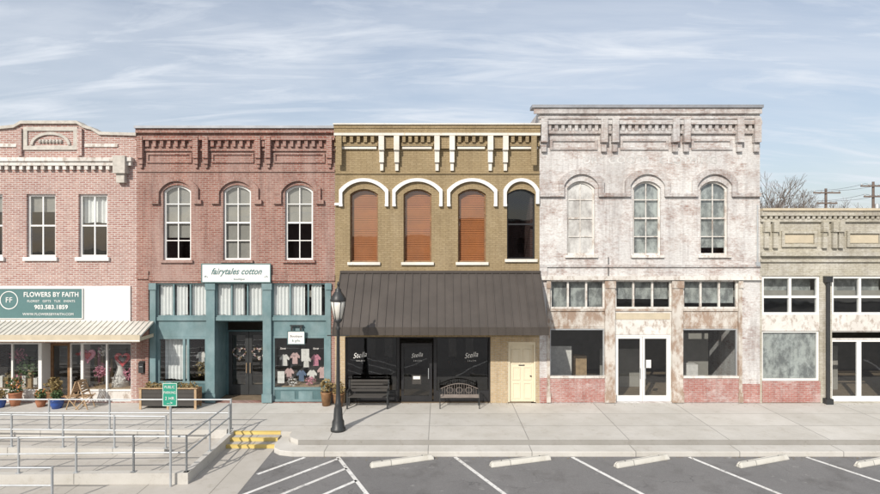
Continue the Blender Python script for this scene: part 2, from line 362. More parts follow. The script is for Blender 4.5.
b=MB('sign_emblem',sg); h=hoodband(X(11),.34,Z(300),.34,.03,2); b.poly([h],-.11,-.1,'white'); b.poly([[ (x,2*Z(300)-z) for x,z in h]],-.11,-.1,'white'); b.done()
c=MB('canopy',A); cx0,cx1=X(-95),-10.72
c.prism([(-.064,Z(321)),(-1.05,2.68),(-1.05,2.62),(-.064,Z(321)-.07)],'x',cx0,cx1,'canopy')
q=cx0
while q<cx1-.04: c.prism([(-.064,Z(321)+.001),(-1.05,2.681),(-1.05,2.71),(-.064,Z(321)+.03)],'x',q,q+.035,'canopy'); q+=.2
c.box(cx0,cx1,-1.08,-1.052,2.47,2.72,'tanb'); c.box(cx0,cx1,-1.09,-1.081,2.49,2.53,'white'); c.box(cx1-.03,cx1,-1.05,-.07,2.5,2.62,'tanb'); c.done()
b=MB('storefront_frame',A); zt=Z(343)
frame(b,X(-95)+.002,X(38),.03,zt-.003,.1,.2,.06,'white',vs=[X(-62),X(-20),X(10)],hs=[.45]); 
frame(b,X(80),X(131)-.002,.03,zt-.003,.1,.2,.06,'white',vs=[X(105)],hs=[.45])
frame(b,X(40),X(60),.03,2.15,.6,.66,.1,'wood',hs=[]); frame(b,X(60)+.003,X(79.9),.03,2.15,.6,.66,.05,'white')
b.box(X(38)+.002,X(38)+.07,.1,.66,.03,zt-.003,'white'); b.box(X(79),X(80)-.002,.1,.66,.03,zt-.003,'white')
b.box(X(-93),X(37),.14,.16,.03,.44,'peelw'); b.box(X(82),X(130),.14,.16,.03,.44,'peelw')
b.done()
g=MB('glazing',A)
g.pane(X(-93),X(36),.15,.48,zt-.07,'glass'); g.pane(X(82),X(130),.15,.48,zt-.07,'glass'); g.pane(X(42),X(78),.62,.1,2.1,'glass'); g.done(False)
def heart(mb,cx,cz,y0,y1,r,m,r2=None):
    def L(r): return [(cx+r*(16*math.sin(t)**3)/16,cz+r*(13*math.cos(t)-5*math.cos(2*t)-2*math.cos(3*t)-math.cos(4*t))/16) for t in [2*math.pi*i/28+.01 for i in range(28)]]
    mb.poly([L(r)]+([L(r2)[::-1]] if r2 else []),y0,y1,m)
d=MB('window_display',A)
heart(d,X(84),1.75,.22,.26,.3,'pink'); heart(d,X(84),1.75,.19,.215,.15,'red'); heart(d,X(118),1.6,.3,.36,.3,'red',.18)
d.leaves((X(20),.5,1.2),.45,260,'leaf',.07); d.leaves((X(8),.5,1.7),.3,90,'pink',.06); d.leaves((X(5),.5,.8),.35,150,'leafd',.07)
d.lathe(X(112),.6,[(.32,.5),(.26,.8),(.14,1.15),(.12,1.25),(.19,1.5),(.15,1.6),(.05,1.63)],'cloth'); d.leaves((X(112),.5,.75),.3,120,'cloth',.06)
d.leaves((X(124),.5,1.0),.3,120,'pink',.06); d.leaves((X(124),.5,1.5),.22,60,'blush',.06); d.leaves((X(95),.5,1.1),.3,140,'pink',.06); d.leaves((X(97),.45,1.9),.2,60,'cloth',.06)
d.box(X(82),X(130),.22,1.2,.06,.5,'woodl'); d.box(X(-90),X(36),.22,1.2,.06,.5,'woodl')
for i in range(9): d.box(X(-20)+i*.22,X(-20)+i*.22+.14,.35,.5,.5,.5+.2+.5*random.random(),random.choice(['cloth','woodl','pink','terra','leafd']))
for i in range(6): d.box(X(60)+i*.13,X(60)+i*.13+.1,2.2,2.3,.02,.6+1.2*random.random(),random.choice(['cloth','woodl','pink','leafd']))
text('open',X(70),1.75,.6,.16,'red',A,.3)
d.done()

# ================================================================ common cornice
def cornice(par,x0,x1,zt,body,pend,zband,zdent,zpend,ends,pairs,pw=.2,accent=None,cope='coping'):
    ac=accent or body
    t=MB('cornice',par)
    t.box(x0-.02,x1+.02,-.2,.4,zt-.003,zt+.09,cope)
    t.box(x0,x1,-.12,-.002,zt-.16,zt-.006,body)
    t.box(x0,x1,-.16,-.003,zband-.1,zband,ac)
    q=x0+.1
    while q<x1-.2:
        t.box(q,q+.12,-.11,-.002,zdent,zband-.103,ac); q+=.27
    t.box(x0,x1,-.07,-.004,zdent-.16,zdent-.08,body)
    for p in pairs+ends:
        a=X(p)-pw/2; 
        t.box(a,a+pw,-.2,-.161,zpend+.35,zband+.04,pend); t.box(a+.001,a+pw-.001,-.16,-.005,zpend+.35,zband-.101,pend)
        t.box(a+.02,a+pw-.02,-.14,-.006,zpend+.14,zpend+.348,pend)
        t.box(a+.05,a+pw-.05,-.09,-.007,zpend,zpend+.138,pend)
    t.done(); return t

# ================================================================ Building B
B=empty('red_brick_storefront_building'); bx0,bx1=X(137),X(335)-.003
hb=[arch(X(c-14),X(c+14),Z(260),Z(185),.22) for c in(177,237,299)]
open_=[(X(150),.02),(X(331),.02),(X(331),Z(283)),(X(150),Z(283))]
w=MB('front_wall',B); w.poly([[(bx0,-.3),(bx1,-.3),(bx1,Z(128)),(bx0,Z(128))]]+[h[::-1] for h in hb+[open_]],0,.33,'brickB'); w.done()
shell(B,bx0,bx1,Z(128),'brickS')
cornice(B,bx0,bx1,Z(129),'brickB','brickB',Z(138),Z(147),Z(168),[142,330],[197,207,259,269])
t=MB('wall_trim',B)
for pa,pb in((147,192),(212,254),(274,325)):
    frame(t,X(pa),X(pb),Z(163),Z(153),-.05,-.003,.07,'brickB')
for c in(177,237,299):
    hw=X(c+22)-X(c)
    t.poly([seghood(X(c),hw,Z(200),Z(188),Z(176.5),.18)],-.09,-.003,'brickB')
    t.box(X(c)-hw-.12,X(c)-hw+.18,-.11,-.004,Z(204),Z(200)-.002,'brickB'); t.box(X(c)+hw-.18,X(c)+hw+.12,-.11,-.004,Z(204),Z(200)-.002,'brickB')
t.box(bx0,X(149),-.06,-.003,Z(279),Z(271),'brickB'); t.box(X(149)+.002,bx1,-.04,-.003,Z(281),Z(275),'brickB')
t.box(bx0,bx1,-.05,-.004,Z(172),Z(170),'brickB'); t.done()
for c in(177,237,299): window(B,X(c-13.9),X(c+13.9),Z(260),Z(185)-.005,.22,'white',y=.1,t=.07,vs=1,hs=(.26,.5,.75),back='inner',backz={177:.3,237:0,299:.5}[c],sill='brickB')
sg=empty('banner_sign'); b=MB('sign_board',sg); b.box(X(203),X(271),-.1,-.065,Z(282),Z(264),'white'); 
frame(b,X(203)-.02,X(271)+.02,Z(282)-.02,Z(264)+.02,-.115,-.066,.03,'signteal'); b.done()
text('fairytales cotton',X(237),Z(271.5),-.105,.33,'signteal',sg,.45,sx=.82,bold=.006); text('-  boutique  -',X(240),Z(279),-.105,.11,'signteal',sg,.2)
for k,u in enumerate((-1.12,1.12)):
    b=MB('sign_flourish',sg); pr=None
    for j in range(9):
        p=(X(237)+u-.06*math.cos(j*.6)*(1 if k else -1),-.108,Z(277.5)+.012*j*(1 if j<5 else .6)+.02*math.sin(j))
        if pr: b.tube(pr,p,.008,'signteal',n=5)
        pr=p
    b.done()
f=MB('storefront_frame',B); zt=Z(283)-.003; zr=Z(317)
for a,bb in((150,156),(206.5,215),(263,271.5),(326,331)):
    f.box(X(a)+.003,X(bb)-.003,-.04,.22,.03,zt,'teal')
    f.box(X(a)-.03,X(bb)+.03,-.08,-.042,.03,.35,'teal'); f.box(X(a)-.03,X(bb)+.03,-.08,-.042,zt-.25,zt-.01,'teal')
for a,bb in((156,206.5),(215,263),(271.5,326)):
    x0,x1=X(a),X(bb)
    frame(f,x0,x1,zr,zt-.002,.06,.16,.05,'teal',vs=[(x0*2+x1)/3,(x0+2*x1)/3])
    f.box(x0,x1,.02,.19,zr-.14,zr-.003,'teal')
f.box(X(156),X(206.5),.09,.17,Z(337),zr-.143,'teal')
frame(f,X(156),X(206.5),.03,Z(337)-.002,.08,.18,.09,'teal',vs=[X(183),X(187)],hs=[.75]); 
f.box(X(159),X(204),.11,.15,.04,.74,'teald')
f.box(X(271.5),X(326),.09,.17,Z(336),zr-.143,'teal')
frame(f,X(271.5),X(326),.03,Z(336)-.002,.08,.18,.09,'teal',hs=[.52]); f.box(X(274),X(324),.11,.15,.04,.5,'teald')
for q in(280,298): f.box(X(q),X(q+14),.095,.112,.12,.42,'teal')
f.box(X(215)-.05,X(215),.223,1.2,.03,zr-.145,'teal'); f.box(X(263),X(263)+.05,.223,1.2,.03,zr-.145,'teal')
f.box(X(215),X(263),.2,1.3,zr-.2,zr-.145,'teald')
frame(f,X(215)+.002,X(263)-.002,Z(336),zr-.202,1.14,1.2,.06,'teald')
frame(f,X(218),X(238.8),.03,Z(336)-.003,1.12,1.2,.13,'iron',tb=.4); frame(f,X(239.2),X(260),.03,Z(336)-.003,1.12,1.2,.13,'iron',tb=.4)
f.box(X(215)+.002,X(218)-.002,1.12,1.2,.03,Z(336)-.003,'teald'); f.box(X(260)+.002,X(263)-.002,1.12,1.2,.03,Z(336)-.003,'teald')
f.tube((X(237),1.07,.9),(X(237),1.07,1.3),.015,'woodl'); f.tube((X(241),1.07,.9),(X(241),1.07,1.3),.015,'woodl')
f.done()
g=MB('glazing',B)
for a,bb in((156,206.5),(215,263),(271.5,326)): g.pane(X(a)+.04,X(bb)-.04,.1,zr+.04,zt-.05,'glass')
g.pane(X(158),X(204),.12,.8,Z(337)-.08,'glass'); g.pane(X(274),X(324),.12,.56,Z(336)-.08,'glass'); g.pane(X(220),X(237),1.15,.45,Z(336)-.1,'glass'); g.pane(X(241),X(258),1.15,.45,Z(336)-.1,'glass'); g.done(False)
c=MB('curtains',B)
for a,bb in((156,206.5),(215,263),(271.5,326)): 
    xa,xb=X(a),X(bb); w3=(xb-xa)/3
    for k in range(3):
        if (a,k)==(271.5,2): c.sheet(xa+w3*k+.1,xa+w3*(k+1)-.2,zr+.04,zt-.05,.2,'curt',.03,.12)
        else: c.sheet(xa+w3*k+.03,xa+w3*(k+1)-.03-.12*(k%2),zr+.04,zt-.05,.2,'curt',.03,.13)
c.done()
d=MB('window_display',B)
for i,(q,z,m) in enumerate(((281,1.3,'cloth'),(291,1.35,'blush'),(302,1.2,'cloth'),(313,1.3,'pink'),(285,.75,'blush'),(297,.65,'denim'),(309,.7,'cloth'),(319,.8,'blush'))): shirt(d,X(q),.5+.1*(i%3),z,m,.15,.42)
d.tube((X(275),.55,1.95),(X(323),.55,1.95),.015,'iron',n=6)
d.leaves((X(308),.4,.75),.2,70,'pink',.05); d.leaves((X(290),.4,.7),.2,70,'cloth',.05); d.box(X(280),X(318),.25,1.0,.1,.56,'woodl')
d.box(X(276),X(283),.2,.21,.7,1.15,'cloth'); d.box(X(300),X(308),.2,.21,1.55,2.0,'cloth')
d.sheet(X(160),X(182),.8,Z(337)-.1,.45,'curt',.03,.15); d.leaves((X(196),.5,1.2),.3,100,'leafd',.07); shirt(d,X(195),.6,1.3,'cloth',.17,.5)
for q in(229.5,250):
    for k in range(26):
        a_=2*math.pi*k/26; px=X(q)+.25*math.sin(a_)**3; pz=1.68+.25*(13*math.cos(a_)-5*math.cos(2*a_)-2*math.cos(3*a_)-math.cos(4*a_))/16
        d.leaves((px,1.08,pz),.045,7,('cloth','leafd','blush')[k%3],.03)
    d.leaves((X(q),1.08,1.5),.08,16,'cloth',.04)
for q in(282,315): text('love',X(q),2.03,.115,.12,'cloth',B,.3,ext=.001)
d.done()
sg=empty('hanging_shop_sign'); b=MB('sign_board',sg); b.box(X(288),X(305),-.06,-.02,Z(344),Z(331),'white'); frame(b,X(288)-.01,X(305)+.01,Z(344)-.01,Z(331)+.01,-.075,-.018,.025,'teald')
b.box(X(291),X(293),-.045,-.03,Z(331)+.012,Z(326),'iron'); b.box(X(300),X(302),-.045,-.03,Z(331)+.012,Z(326),'iron'); b.box(X(290),X(303),-.05,.088,Z(326)+.002,Z(326)+.03,'iron'); b.done()
text('Boutique',X(296.5),Z(336),-.062,.12,'black',sg); text('& gifts',X(296.5),Z(340.5),-.062,.12,'signteal',sg)
b=MB('downspout',B); b.tube((X(140),-.06,Z(272)),(X(140),-.06,.05),.04,'gal',n=8) if False else b.box(X(146.5),X(149.5),-.09,-.065,.05,Z(283),'brickB'); b.done()

# ================================================================ Building C
CD=539.5
C=empty('gold_brick_storefront_building'); x0,x1=X(335),X(CD)-.003
cw=(364,417.5,472,521); hws=(24.5,25,25,17.8)
hc=[arch(X(c-14),X(c+14),Z(262 if c<500 else 259),Z(189),.2) for c in cw]
w=MB('front_wall',C)
w.poly([[(x0,Z(337)),(x1,Z(337)),(x1,Z(127)),(X(470),Z(128)),(X(400),Z(129)),(x0,Z(128))]]+[h[::-1] for h in hc],0,.33,'brickC')
w.box(x0,X(345),0,.33,-.3,Z(337)-.001,'brickT'); w.box(X(490.5),X(508),0,.33,-.3,Z(337)-.001,'brickT'); w.box(X(536),x1,0,.33,-.3,Z(337)-.001,'brickT'); w.box(X(508)+.001,X(536)-.001,0,.33,Z(342),Z(337)-.001,'brickT')
w.done(); shell(C,x0,x1,Z(129),'brickS',slab=3.2)
t=MB('cornice',C)
t.box(x0-.01,x1,-.22,.38,Z(129),Z(126),'brickC'); t.box(x0-.03,x1,-.27,.4,Z(126)+.002,Z(126)+.05,'cream')
t.box(x0,x1,-.19,-.002,Z(133)-.05,Z(129)-.002,'brickC')
t.box(x0,x1,-.24,-.003,Z(136.5),Z(134)-.002,'cream')
pairs=[(382,397),(437,452),(490,505)]
for a,b_ in pairs:
    for p in(a,b_):
        t.box(X(p)-.1,X(p)+.1,-.28,-.004,Z(151),Z(137)-.002,'cream'); t.box(X(p)-.085,X(p)+.085,-.2,-.005,Z(163),Z(151)-.002,'cream'); t.box(X(p)-.06,X(p)+.06,-.12,-.006,Z(171),Z(163)-.002,'cream')
    t.box(X(a)+.1,X(b_)-.1,-.14,-.004,Z(149),Z(137)-.002,'brickC')
for a,b_ in((335,378),(401,433),(456,486),(509,539)):
    n=int((X(b_)-X(a))/.24)
    for i in range(n):
        xx=X(a)+.06+i*(X(b_)-X(a)-.05)/n; t.box(xx,xx+.12,-.2,-.004,Z(143),Z(137)-.002,'brickC')
    t.box(X(a),X(b_),-.12,-.003,Z(146.6),Z(143)-.002,'brickC'); t.box(X(a)+.05,X(b_)-.05,-.09,-.003,Z(149.3),Z(147)-.002,'cream'); 
for p in(340,533): t.box(X(p)-.1,X(p)+.1,-.26,-.207,Z(166),Z(137)-.002,'brickC')
t.box(x0,x1,-.05,-.004,Z(174),Z(172.5),'brickC'); t.done()
t=MB('hood_moulding',C)
for c,h_ in zip(cw,hws): t.poly([seghood(X(c),X(c+h_)-X(c),Z(204),Z(190),Z(178.5),.12)],-.12,-.003,'white')
for c,h_ in zip(cw,hws):
    for sgn in(-1,1):
        xx=X(c+sgn*h_); 
        if sgn*h_+c<538: t.box(xx-(.0 if sgn<0 else .13),xx+(.13 if sgn<0 else .0),-.125,-.004,Z(206.5),Z(204)-.002,'white')
t.box(X(335),X(339.5)-.003,-.12,-.004,Z(205.5),Z(203),'white')
t.done()
for c in cw:
    zb=Z(262 if c<500 else 259)
    window(C,X(c-13.9),X(c+13.9),zb,Z(189)-.005,.2,'black' if c>500 else 'wood',y=.12,vs=0,hs=(.5,) if c>500 else (),t=.05,gm='glass' if c<500 else 'glassd',back='blind' if c<500 else None,sill='cream',sillh=.11)
a=MB('metal_awning',C); ya=-1.6; wx0,wx1=-3.74,3.76; ztp,zf=Z(273),3.02
a.prism([(-.002,ztp),(-.05,ztp),(ya,zf),(ya,zf-.05),(-.05,ztp-.06),(-.002,ztp-.06)],'x',wx0,wx1,'awn')
n=25
for i in range(n+1):
    xx=wx0+(wx1-wx0-.035)*i/n; a.prism([(-.05,ztp+.002),(ya,zf+.002),(ya,zf+.05),(-.05,ztp+.05)],'x',xx,xx+.035,'awn')
a.box(wx0-.02,wx1+.02,ya-.03,ya-.002,2.79,zf+.05,'awn')
i=wx0
while i<wx1: a.box(i,i+.03,ya-.045,ya-.031,2.8,zf+.04,'awn'); i+=.3
for xs in(wx0,wx1-.02): a.prism([(-.004,2.79),(-.004,ztp-.065),(ya+.001,zf-.055),(ya+.001,2.79)],'x',xs,xs+.02,'awn')
a.box(wx0+.02,wx1-.02,ya,-.004,2.8,2.83,'tanb'); a.box(wx0,wx1,-.1,-.003,ztp+.001,ztp+.09,'awn'); a.done()
f=MB('storefront_frame',C); zt=Z(337)-.003
def bay(a_,b_,tb=.06): frame(f,X(a_),X(b_),.03,zt,.1,.2,.06,'black',tb=.42)
bay(345.1,398); bay(435,490.4)
frame(f,X(398)+.002,X(435)-.002,.03,zt,.1,.2,.05,'black',tb=.02)
frame(f,X(401),X(432),.04,zt-.3,.12,.18,.1,'black',tb=.2); f.box(X(401),X(432),.11,.17,zt-.298,zt-.25,'black')
f.tube((X(428.5),.05,.9),(X(428.5),.05,1.3),.015,'gal'); 
f.box(X(508.2),X(510),.02,.2,.03,Z(342)-.003,'door'); f.box(X(534),X(535.8),.02,.2,.03,Z(342)-.003,'door'); f.box(X(510)+.002,X(534)-.002,.02,.2,Z(345),Z(342)-.003,'door')
f.box(X(510)+.002,X(534)-.002,.1,.15,.03,Z(345)-.003,'door')
for zz0,zz1 in((.15,.75),(.85,1.35),(1.45,2.0)):
    for xa,xb in((512.5,520.5),(523.5,531.5)): frame(f,X(xa),X(xb),zz0,zz1,.08,.1,.035,'door')
f.lathe(X(531),.07,[(.03,.98),(.035,1.0),(.03,1.02)],'iron'); f.box(X(519),X(525),.09,.1,1.38,1.42,'iron')
f.done()
g=MB('glazing',C); g.pane(X(347),X(396),.14,.45,zt-.06,'glassd'); g.pane(X(437),X(488),.14,.45,zt-.06,'glassd'); g.pane(X(404),X(430),.14,.22,zt-.4,'glassd'); g.done(False)
for q,s_ in((359,.27),(471,.27),(416.5,.23)):
    text('Stella',X(q),Z(356),.134,s_,'white',C,.5,rot=.15,ext=.001,sx=.85); text('S A L O N',X(q+1),Z(361.5),.134,.07,'white',C,ext=.001)
b=MB('door_notice',C); b.box(X(412),X(421),.13,.136,Z(385),Z(376),'innerd'); b.box(X(413),X(420),.126,.129,Z(380),Z(377),'white'); b.done()
b=MB('salon_interior',C)
for q in(355,375,450,470): b.box(X(q),X(q+9),3.8,3.84,1.0,2.1,'cloth'); b.box(X(q+2),X(q+7),2.6,3.0,.1,1.2,'innerd'); b.box(X(q)-.03,X(q+9)+.03,3.6,3.79,.8,.85,'woodl')
b.done()

# ================================================================ Building D
D=empty('whitewashed_brick_storefront_building'); dx0,dx1=X(CD),X(760)-.003
dw=(581,647,714)
hd=[arch(X(c-14),X(c+14),Z(255),Z(181),.27) for c in dw]
op=[(X(547),.02),(X(742),.02),(X(742),Z(280)),(X(547),Z(280))]
w=MB('front_wall',D); w.poly([[(dx0,-.3),(dx1,-.3),(dx1,Z(108)),(dx0,Z(110))]]+[h[::-1] for h in hd+[op]],0,.33,'brickD'); w.done()
shell(D,dx0,dx1,Z(109),'brickD')
t=MB('cornice',D)
t.box(dx0-.3,dx1+.06,-.16,.4,Z(108.5),Z(105.5),'coping'); t.box(dx0-.22,dx1+.03,-.1,-.002,Z(114),Z(108.5)-.003,'brickD2')
t.box(dx0,dx1,-.17,-.003,Z(125),Z(121.5),'brickD2'); t.box(dx0-.06,dx1+.02,-.05,-.0045,Z(119),Z(117),'brickD2')
q=dx0+.05
while q<dx1-.1: t.box(q,q+.12,-.12,-.002,Z(131),Z(125)-.002,'brickD2'); q+=.25
t.box(dx0,dx1,-.1,-.004,Z(134),Z(131)-.002,'brickD2')
for p in(543.5,603,614,674,685,738,755):
    t.box(X(p)-.12,X(p)+.12,-.24,-.172,Z(143),Z(120),'brickD2'); t.box(X(p)-.119,X(p)+.119,-.17,-.005,Z(143),Z(134)-.002,'brickD2'); t.box(X(p)-.09,X(p)+.09,-.13,-.006,Z(152),Z(143)-.002,'brickD2')
for pa,pb in((550,597),(620,668),(691,732)): frame(t,X(pa),X(pb),Z(150),Z(139),-.05,-.003,.09,'brickD2')
t.done()
t=MB('hood_moulding',D)
ed=[dx0]
for c in dw:
    hw=X(c+22.5)-X(c); t.poly([seghood(X(c),hw,Z(193),Z(181),Z(169),.2)],-.1,-.003,'brickD2'); ed+=[X(c)-hw+.2,X(c)+hw-.2]
ed.append(dx1)
for a_,b_ in zip(ed[::2],ed[1::2]): t.box(a_,b_,-.12,-.004,Z(193)-.14,Z(193)-.002,'brickD2')
t.box(dx0,dx1,-.12,-.004,Z(280),Z(276),'peelw'); t.box(dx0,dx1,-.07,-.003,Z(267),Z(264.5),'brickD2')
t.box(dx0,X(547)-.0,-.05,-.003,Z(276)-.002,Z(267)-.002,'brickD')
t.done()
text('DRY GOODS   CLOTHING',X(650),Z(160.5),-.0045,.36,'ghost',D,ext=.001,name='ghost_lettering',sx=1.15,bold=.008)
for i,c in enumerate(dw): window(D,X(c-13.9),X(c+13.9),Z(255),Z(181)-.005,.27,'peelw',y=.1,vs=1,hs=(.25,.5,.75),t=.07,gm='glass' if i else 'board',back='frost',backz=0 if i<2 else .1,sill='peelw')
f=MB('storefront_frame',D); zt=Z(280)-.003; zm=Z(309)
for a_,b_ in((547,550),(605,615),(672,683),(738.5,742)):
    f.box(X(a_)+.003,X(b_)-.003,-.03,.25,.03,zt,'weath'); f.box(X(a_)-.02,X(b_)+.02,-.07,-.032,.03,.4,'weath'); f.box(X(a_)-.02,X(b_)+.02,-.07,-.032,zt-.3,zt-.02,'weath')
for a_,b_ in((550,605),(615,672),(683,738.5)):
    xa,xb=X(a_),X(b_); frame(f,xa,xb,zm,zt-.002,.06,.16,.07,'peelw',vs=[xa+(xb-xa)*k/3 for k in(1,2)])
    f.box(xa,xb,.03,.2,zm-.08,zm-.002,'weath')
    f.box(xa,xb,.08,.18,Z(329) if a_!=615 else Z(335),zm-.082,'weath' if a_!=615 else 'peelw')
    if a_==615: f.box(xa+.05,xb-.05,.06,.079,zm-.4,zm-.16,'tanb')
    else:
        for k in range(3): f.box(xa+.02+k*(xb-xa)/3,xa-.02+(k+1)*(xb-xa)/3,.065,.0785,Z(327),zm-.13,'weath')
for a_,b_ in((550,605),(683,738.5)):
    frame(f,X(a_),X(b_),Z(378),Z(329)-.003,.09,.17,.05,'gal'); f.box(X(a_),X(b_),-.02,.2,.03,Z(378)-.003,'brickDr'); f.box(X(a_),X(b_),-.05,.1,Z(378)-.001,Z(376),'peelw')
f.box(dx0+.01,X(547),-.03,-.003,.02,Z(378),'brickDr'); f.box(X(742),dx1-.01,-.03,-.003,.02,Z(384),'brickDr')
for a_,b_ in((617,643.3),(643.7,670)): frame(f,X(a_),X(b_),.03,Z(337),.12,.18,.08,'white',tb=.22)
f.box(X(615)+.003,X(617)-.002,.1,.19,.03,Z(335)-.003,'white'); f.box(X(670)+.002,X(672)-.003,.1,.19,.03,Z(335)-.003,'white'); f.box(X(617)-.001,X(670)+.001,.1,.19,Z(337)+.002,Z(335)-.003,'white')
f.tube((X(641),.07,.9),(X(641),.07,1.3),.015,'gal'); f.tube((X(646),.07,.9),(X(646),.07,1.3),.015,'gal')
f.box(X(647),X(652),.10,.11,1.3,1.6,'white'); f.done()
g=MB('glazing',D)
for a_,b_ in((550,605),(615,672),(683,738.5)): g.pane(X(a_)+.05,X(b_)-.05,.1,zm+.05,zt-.06,'glass')
for a_,b_ in((550,605),(683,738.5)): g.pane(X(a_)+.04,X(b_)-.04,.12,Z(378)+.04,Z(329)-.05,'glass')
g.pane(X(619),X(642),.145,.25,Z(339),'glass'); g.pane(X(645),X(668),.145,.25,Z(339),'glass'); g.done(False)
c=MB('transom_backing',D)
for i,(a_,b_) in enumerate(((550,605),(615,672),(683,738.5))): c.box(X(a_)+.05,X(b_)-.05,.3,.31,zm+(.05,.35,.2)[i],zt-.03,'frost')
c.box(X(618),X(669),2.5,2.52,.02,1.6,'inner'); c.box(X(552),X(580),1.4,1.43,.02,1.9,'cloth'); c.box(X(585),X(600),2.0,2.4,.02,1.4,'woodl'); c.box(X(690),X(735),2.2,2.24,.02,2.3,'inner'); c.box(X(700),X(712),1.2,1.6,.02,1.2,'cloth')
c.done()
b=MB('wall_conduit',D); b.tube((X(757),-.04,Z(262)),(X(757),-.04,Z(205)),.025,'gal'); b.box(X(755),X(759),-.1,-.003,Z(266),Z(262),'gal'); b.tube((X(608),-.05,Z(257)),(X(608),-.05,Z(278)),.015,'iron',n=6); b.done()

# ================================================================ Building E
E=empty('low_beige_brick_storefront_building'); ex0,ex1=X(760),X(1010)
ops=[[(X(a_),.02),(X(b_),.02),(X(b_),Z(276)),(X(a_),Z(276))] for a_,b_ in((762,820),(832,890),(902,960))]
w=MB('front_wall',E); w.poly([[(ex0,-.3),(ex1,-.3),(ex1,Z(211)),(ex0,Z(211))]]+[h[::-1] for h in ops],0,.33,'brickE'); w.done()
shell(E,ex0,ex1,Z(211),'brickE')
t=MB('cornice',E)
t.box(ex0,ex1+.1,-.22,.4,Z(211)+.001,Z(208.5),'tanb'); t.box(ex0,ex1,-.16,-.002,Z(216),Z(211)-.002,'brickE'); t.box(ex0,ex1,-.1,-.003,Z(222),Z(219),'brickE')
q=ex0+.1
while q<ex1-.1: t.box(q,q+.1,-.13,-.003,Z(219),Z(216)-.002,'brickE'); q+=.2
for a_,b_ in((781,816),(846,881),(911,946)):
    frame(t,X(a_),X(b_),Z(247),Z(231),-.08,-.003,.1,'brickE'); t.box(X(a_)+.12,X(b_)-.12,-.03,-.003,Z(243),Z(235),'tanb')
for p in(765,774,823,833,839,888,898): 
    t.box(X(p)-.1,X(p)+.1,-.2,-.004,Z(232),Z(222)-.002,'brickE'); t.box(X(p)-.08,X(p)+.08,-.13,-.005,Z(248),Z(232)-.002,'brickE')
t.box(ex0,ex1,-.15,-.003,Z(256),Z(252),'brickE'); t.box(ex0,ex1,-.08,-.004,Z(262),Z(260),'brickE')
t.done()
f=MB('storefront_frame',E); zt=Z(276)-.003; g=MB('glazing',E); c=MB('window_backing',E)
for i,(a_,b_) in enumerate(((762,820),(832,890),(902,960))):
    xa,xb=X(a_)+.003,X(b_)-.003
    frame(f,xa,xb,Z(315),zt,.05,.17,.09,'white',vs=[(xa+xb)/2],hs=[Z(297)]); g.pane(xa+.05,xb-.05,.1,Z(313),zt-.05,'glass'); c.box(xa+.05,xb-.05,.5,.51,Z(297),zt,'frost')
    f.box(xa,xb,.03,.2,Z(331),Z(315)-.003,'peelw')
    if i!=1:
        frame(f,xa,xb,Z(381),Z(331)-.003,.08,.16,.07,'white'); f.box(xa,xb,-.03,.2,.03,Z(381)-.003,'brickDr'); g.pane(xa+.05,xb-.05,.11,Z(381)+.05,Z(331)-.05,'glass'); c.box(xa+.05,xb-.05,.17,.175,Z(381)+.03,Z(331)-.03,'frost')
    else:
        xm=(xa+xb)/2; frame(f,xa,xb,Z(340),Z(331)-.003,.08,.16,.05,'peelw')
        frame(f,xa,xm-.004,.03,Z(340)-.003,.1,.17,.08,'white',tb=.2); frame(f,xm+.004,xb,.03,Z(340)-.003,.1,.17,.08,'white',tb=.2); g.pane(xa+.06,xb-.06,.13,.2,Z(342),'glass')
        c.box(xa+.2,xb-.6,2.0,2.04,.02,1.8,'inner')
for p in(826,896):
    f.tube((X(p),-.12,.02),(X(p),-.12,Z(278)),.07,'iron',n=12); f.box(X(p)-.13,X(p)+.13,-.24,-.002,-.0,.2,'iron') ; f.box(X(p)-.12,X(p)+.12,-.22,-.002,Z(282),Z(276),'iron')
f.done(); g.done(False); c.done()

# ================================================================ across-street row (seen in reflections)
for i,(xa,xb,h,m) in enumerate(((-34,-15,8.5,'brickS'),(-14.9,2,7,'brickE'),(2.1,16,9,'brickB'),(16.1,36,6.5,'brickA'))):
    R=empty('opposite_brick_building'); w=MB('front_wall',R); hl=[]; q=xa+1
    while q<xb-2: hl.append(arch(q,q+1.1,h*.55,h*.55+2,0)[::-1]); hl.append(arch(q,q+1.6,.5,2.8,0)[::-1]); q+=3
    w.poly([[(xa,-.3),(xb,-.3),(xb,h),(xa,h)]]+hl,-46.3,-46,m); w.box(xa,xb,-56,-46.9,-.3,h-.4,m); w.box(xa,xb,-46.88,-46.31,-.3,.2,m); w.box(xa,xb,-46.45,-45.8,h+.002,h+.15,'stone'); w.done()

# ================================================================ ground
g=MB('ground'); g.quad([(-900,-900,-.32),(900,-900,-.32),(900,900,-.32),(-900,900,-.32)],'ground'); g.done(False)
g=MB('road'); g.quad([(-120,-41,-.3),(120,-41,-.3),(120,-.5,-.3),(-120,-.5,-.3)],'asph'); g.done(False)
KX=-5.05
g=MB('sidewalk')
g.box(-60,60,-3.4,-.001,-.31,0,'conc'); g.prism([(KX+.35,-3.402),(60,-3.402),(60,-4.2),(KX+.75,-4.2),(KX+.45,-3.95),(KX+.35,-3.7)],'z',-.31,-.0015,'conc')
g.done()
g=MB('curb')
g.prism([(KX,-3.402),(KX+.348,-3.402),(KX+.348,-3.7),(KX+.448,-3.952),(KX+.748,-4.202),(60,-4.202),(60,-4.8),(KX+.7,-4.8),(KX+.3,-4.68),(KX+.08,-4.45),(KX,-4.1)],'z',-.31,-.15,'conc2'); 
o=g.done()
bv=o.modifiers.new('b','BEVEL'); bv.width=.02; bv.segments=2; bv.limit_method='ANGLE'
g=MB('opposite_sidewalk'); g.box(-60,60,-45.7,-41,-.31,-.15,'conc'); g.done()
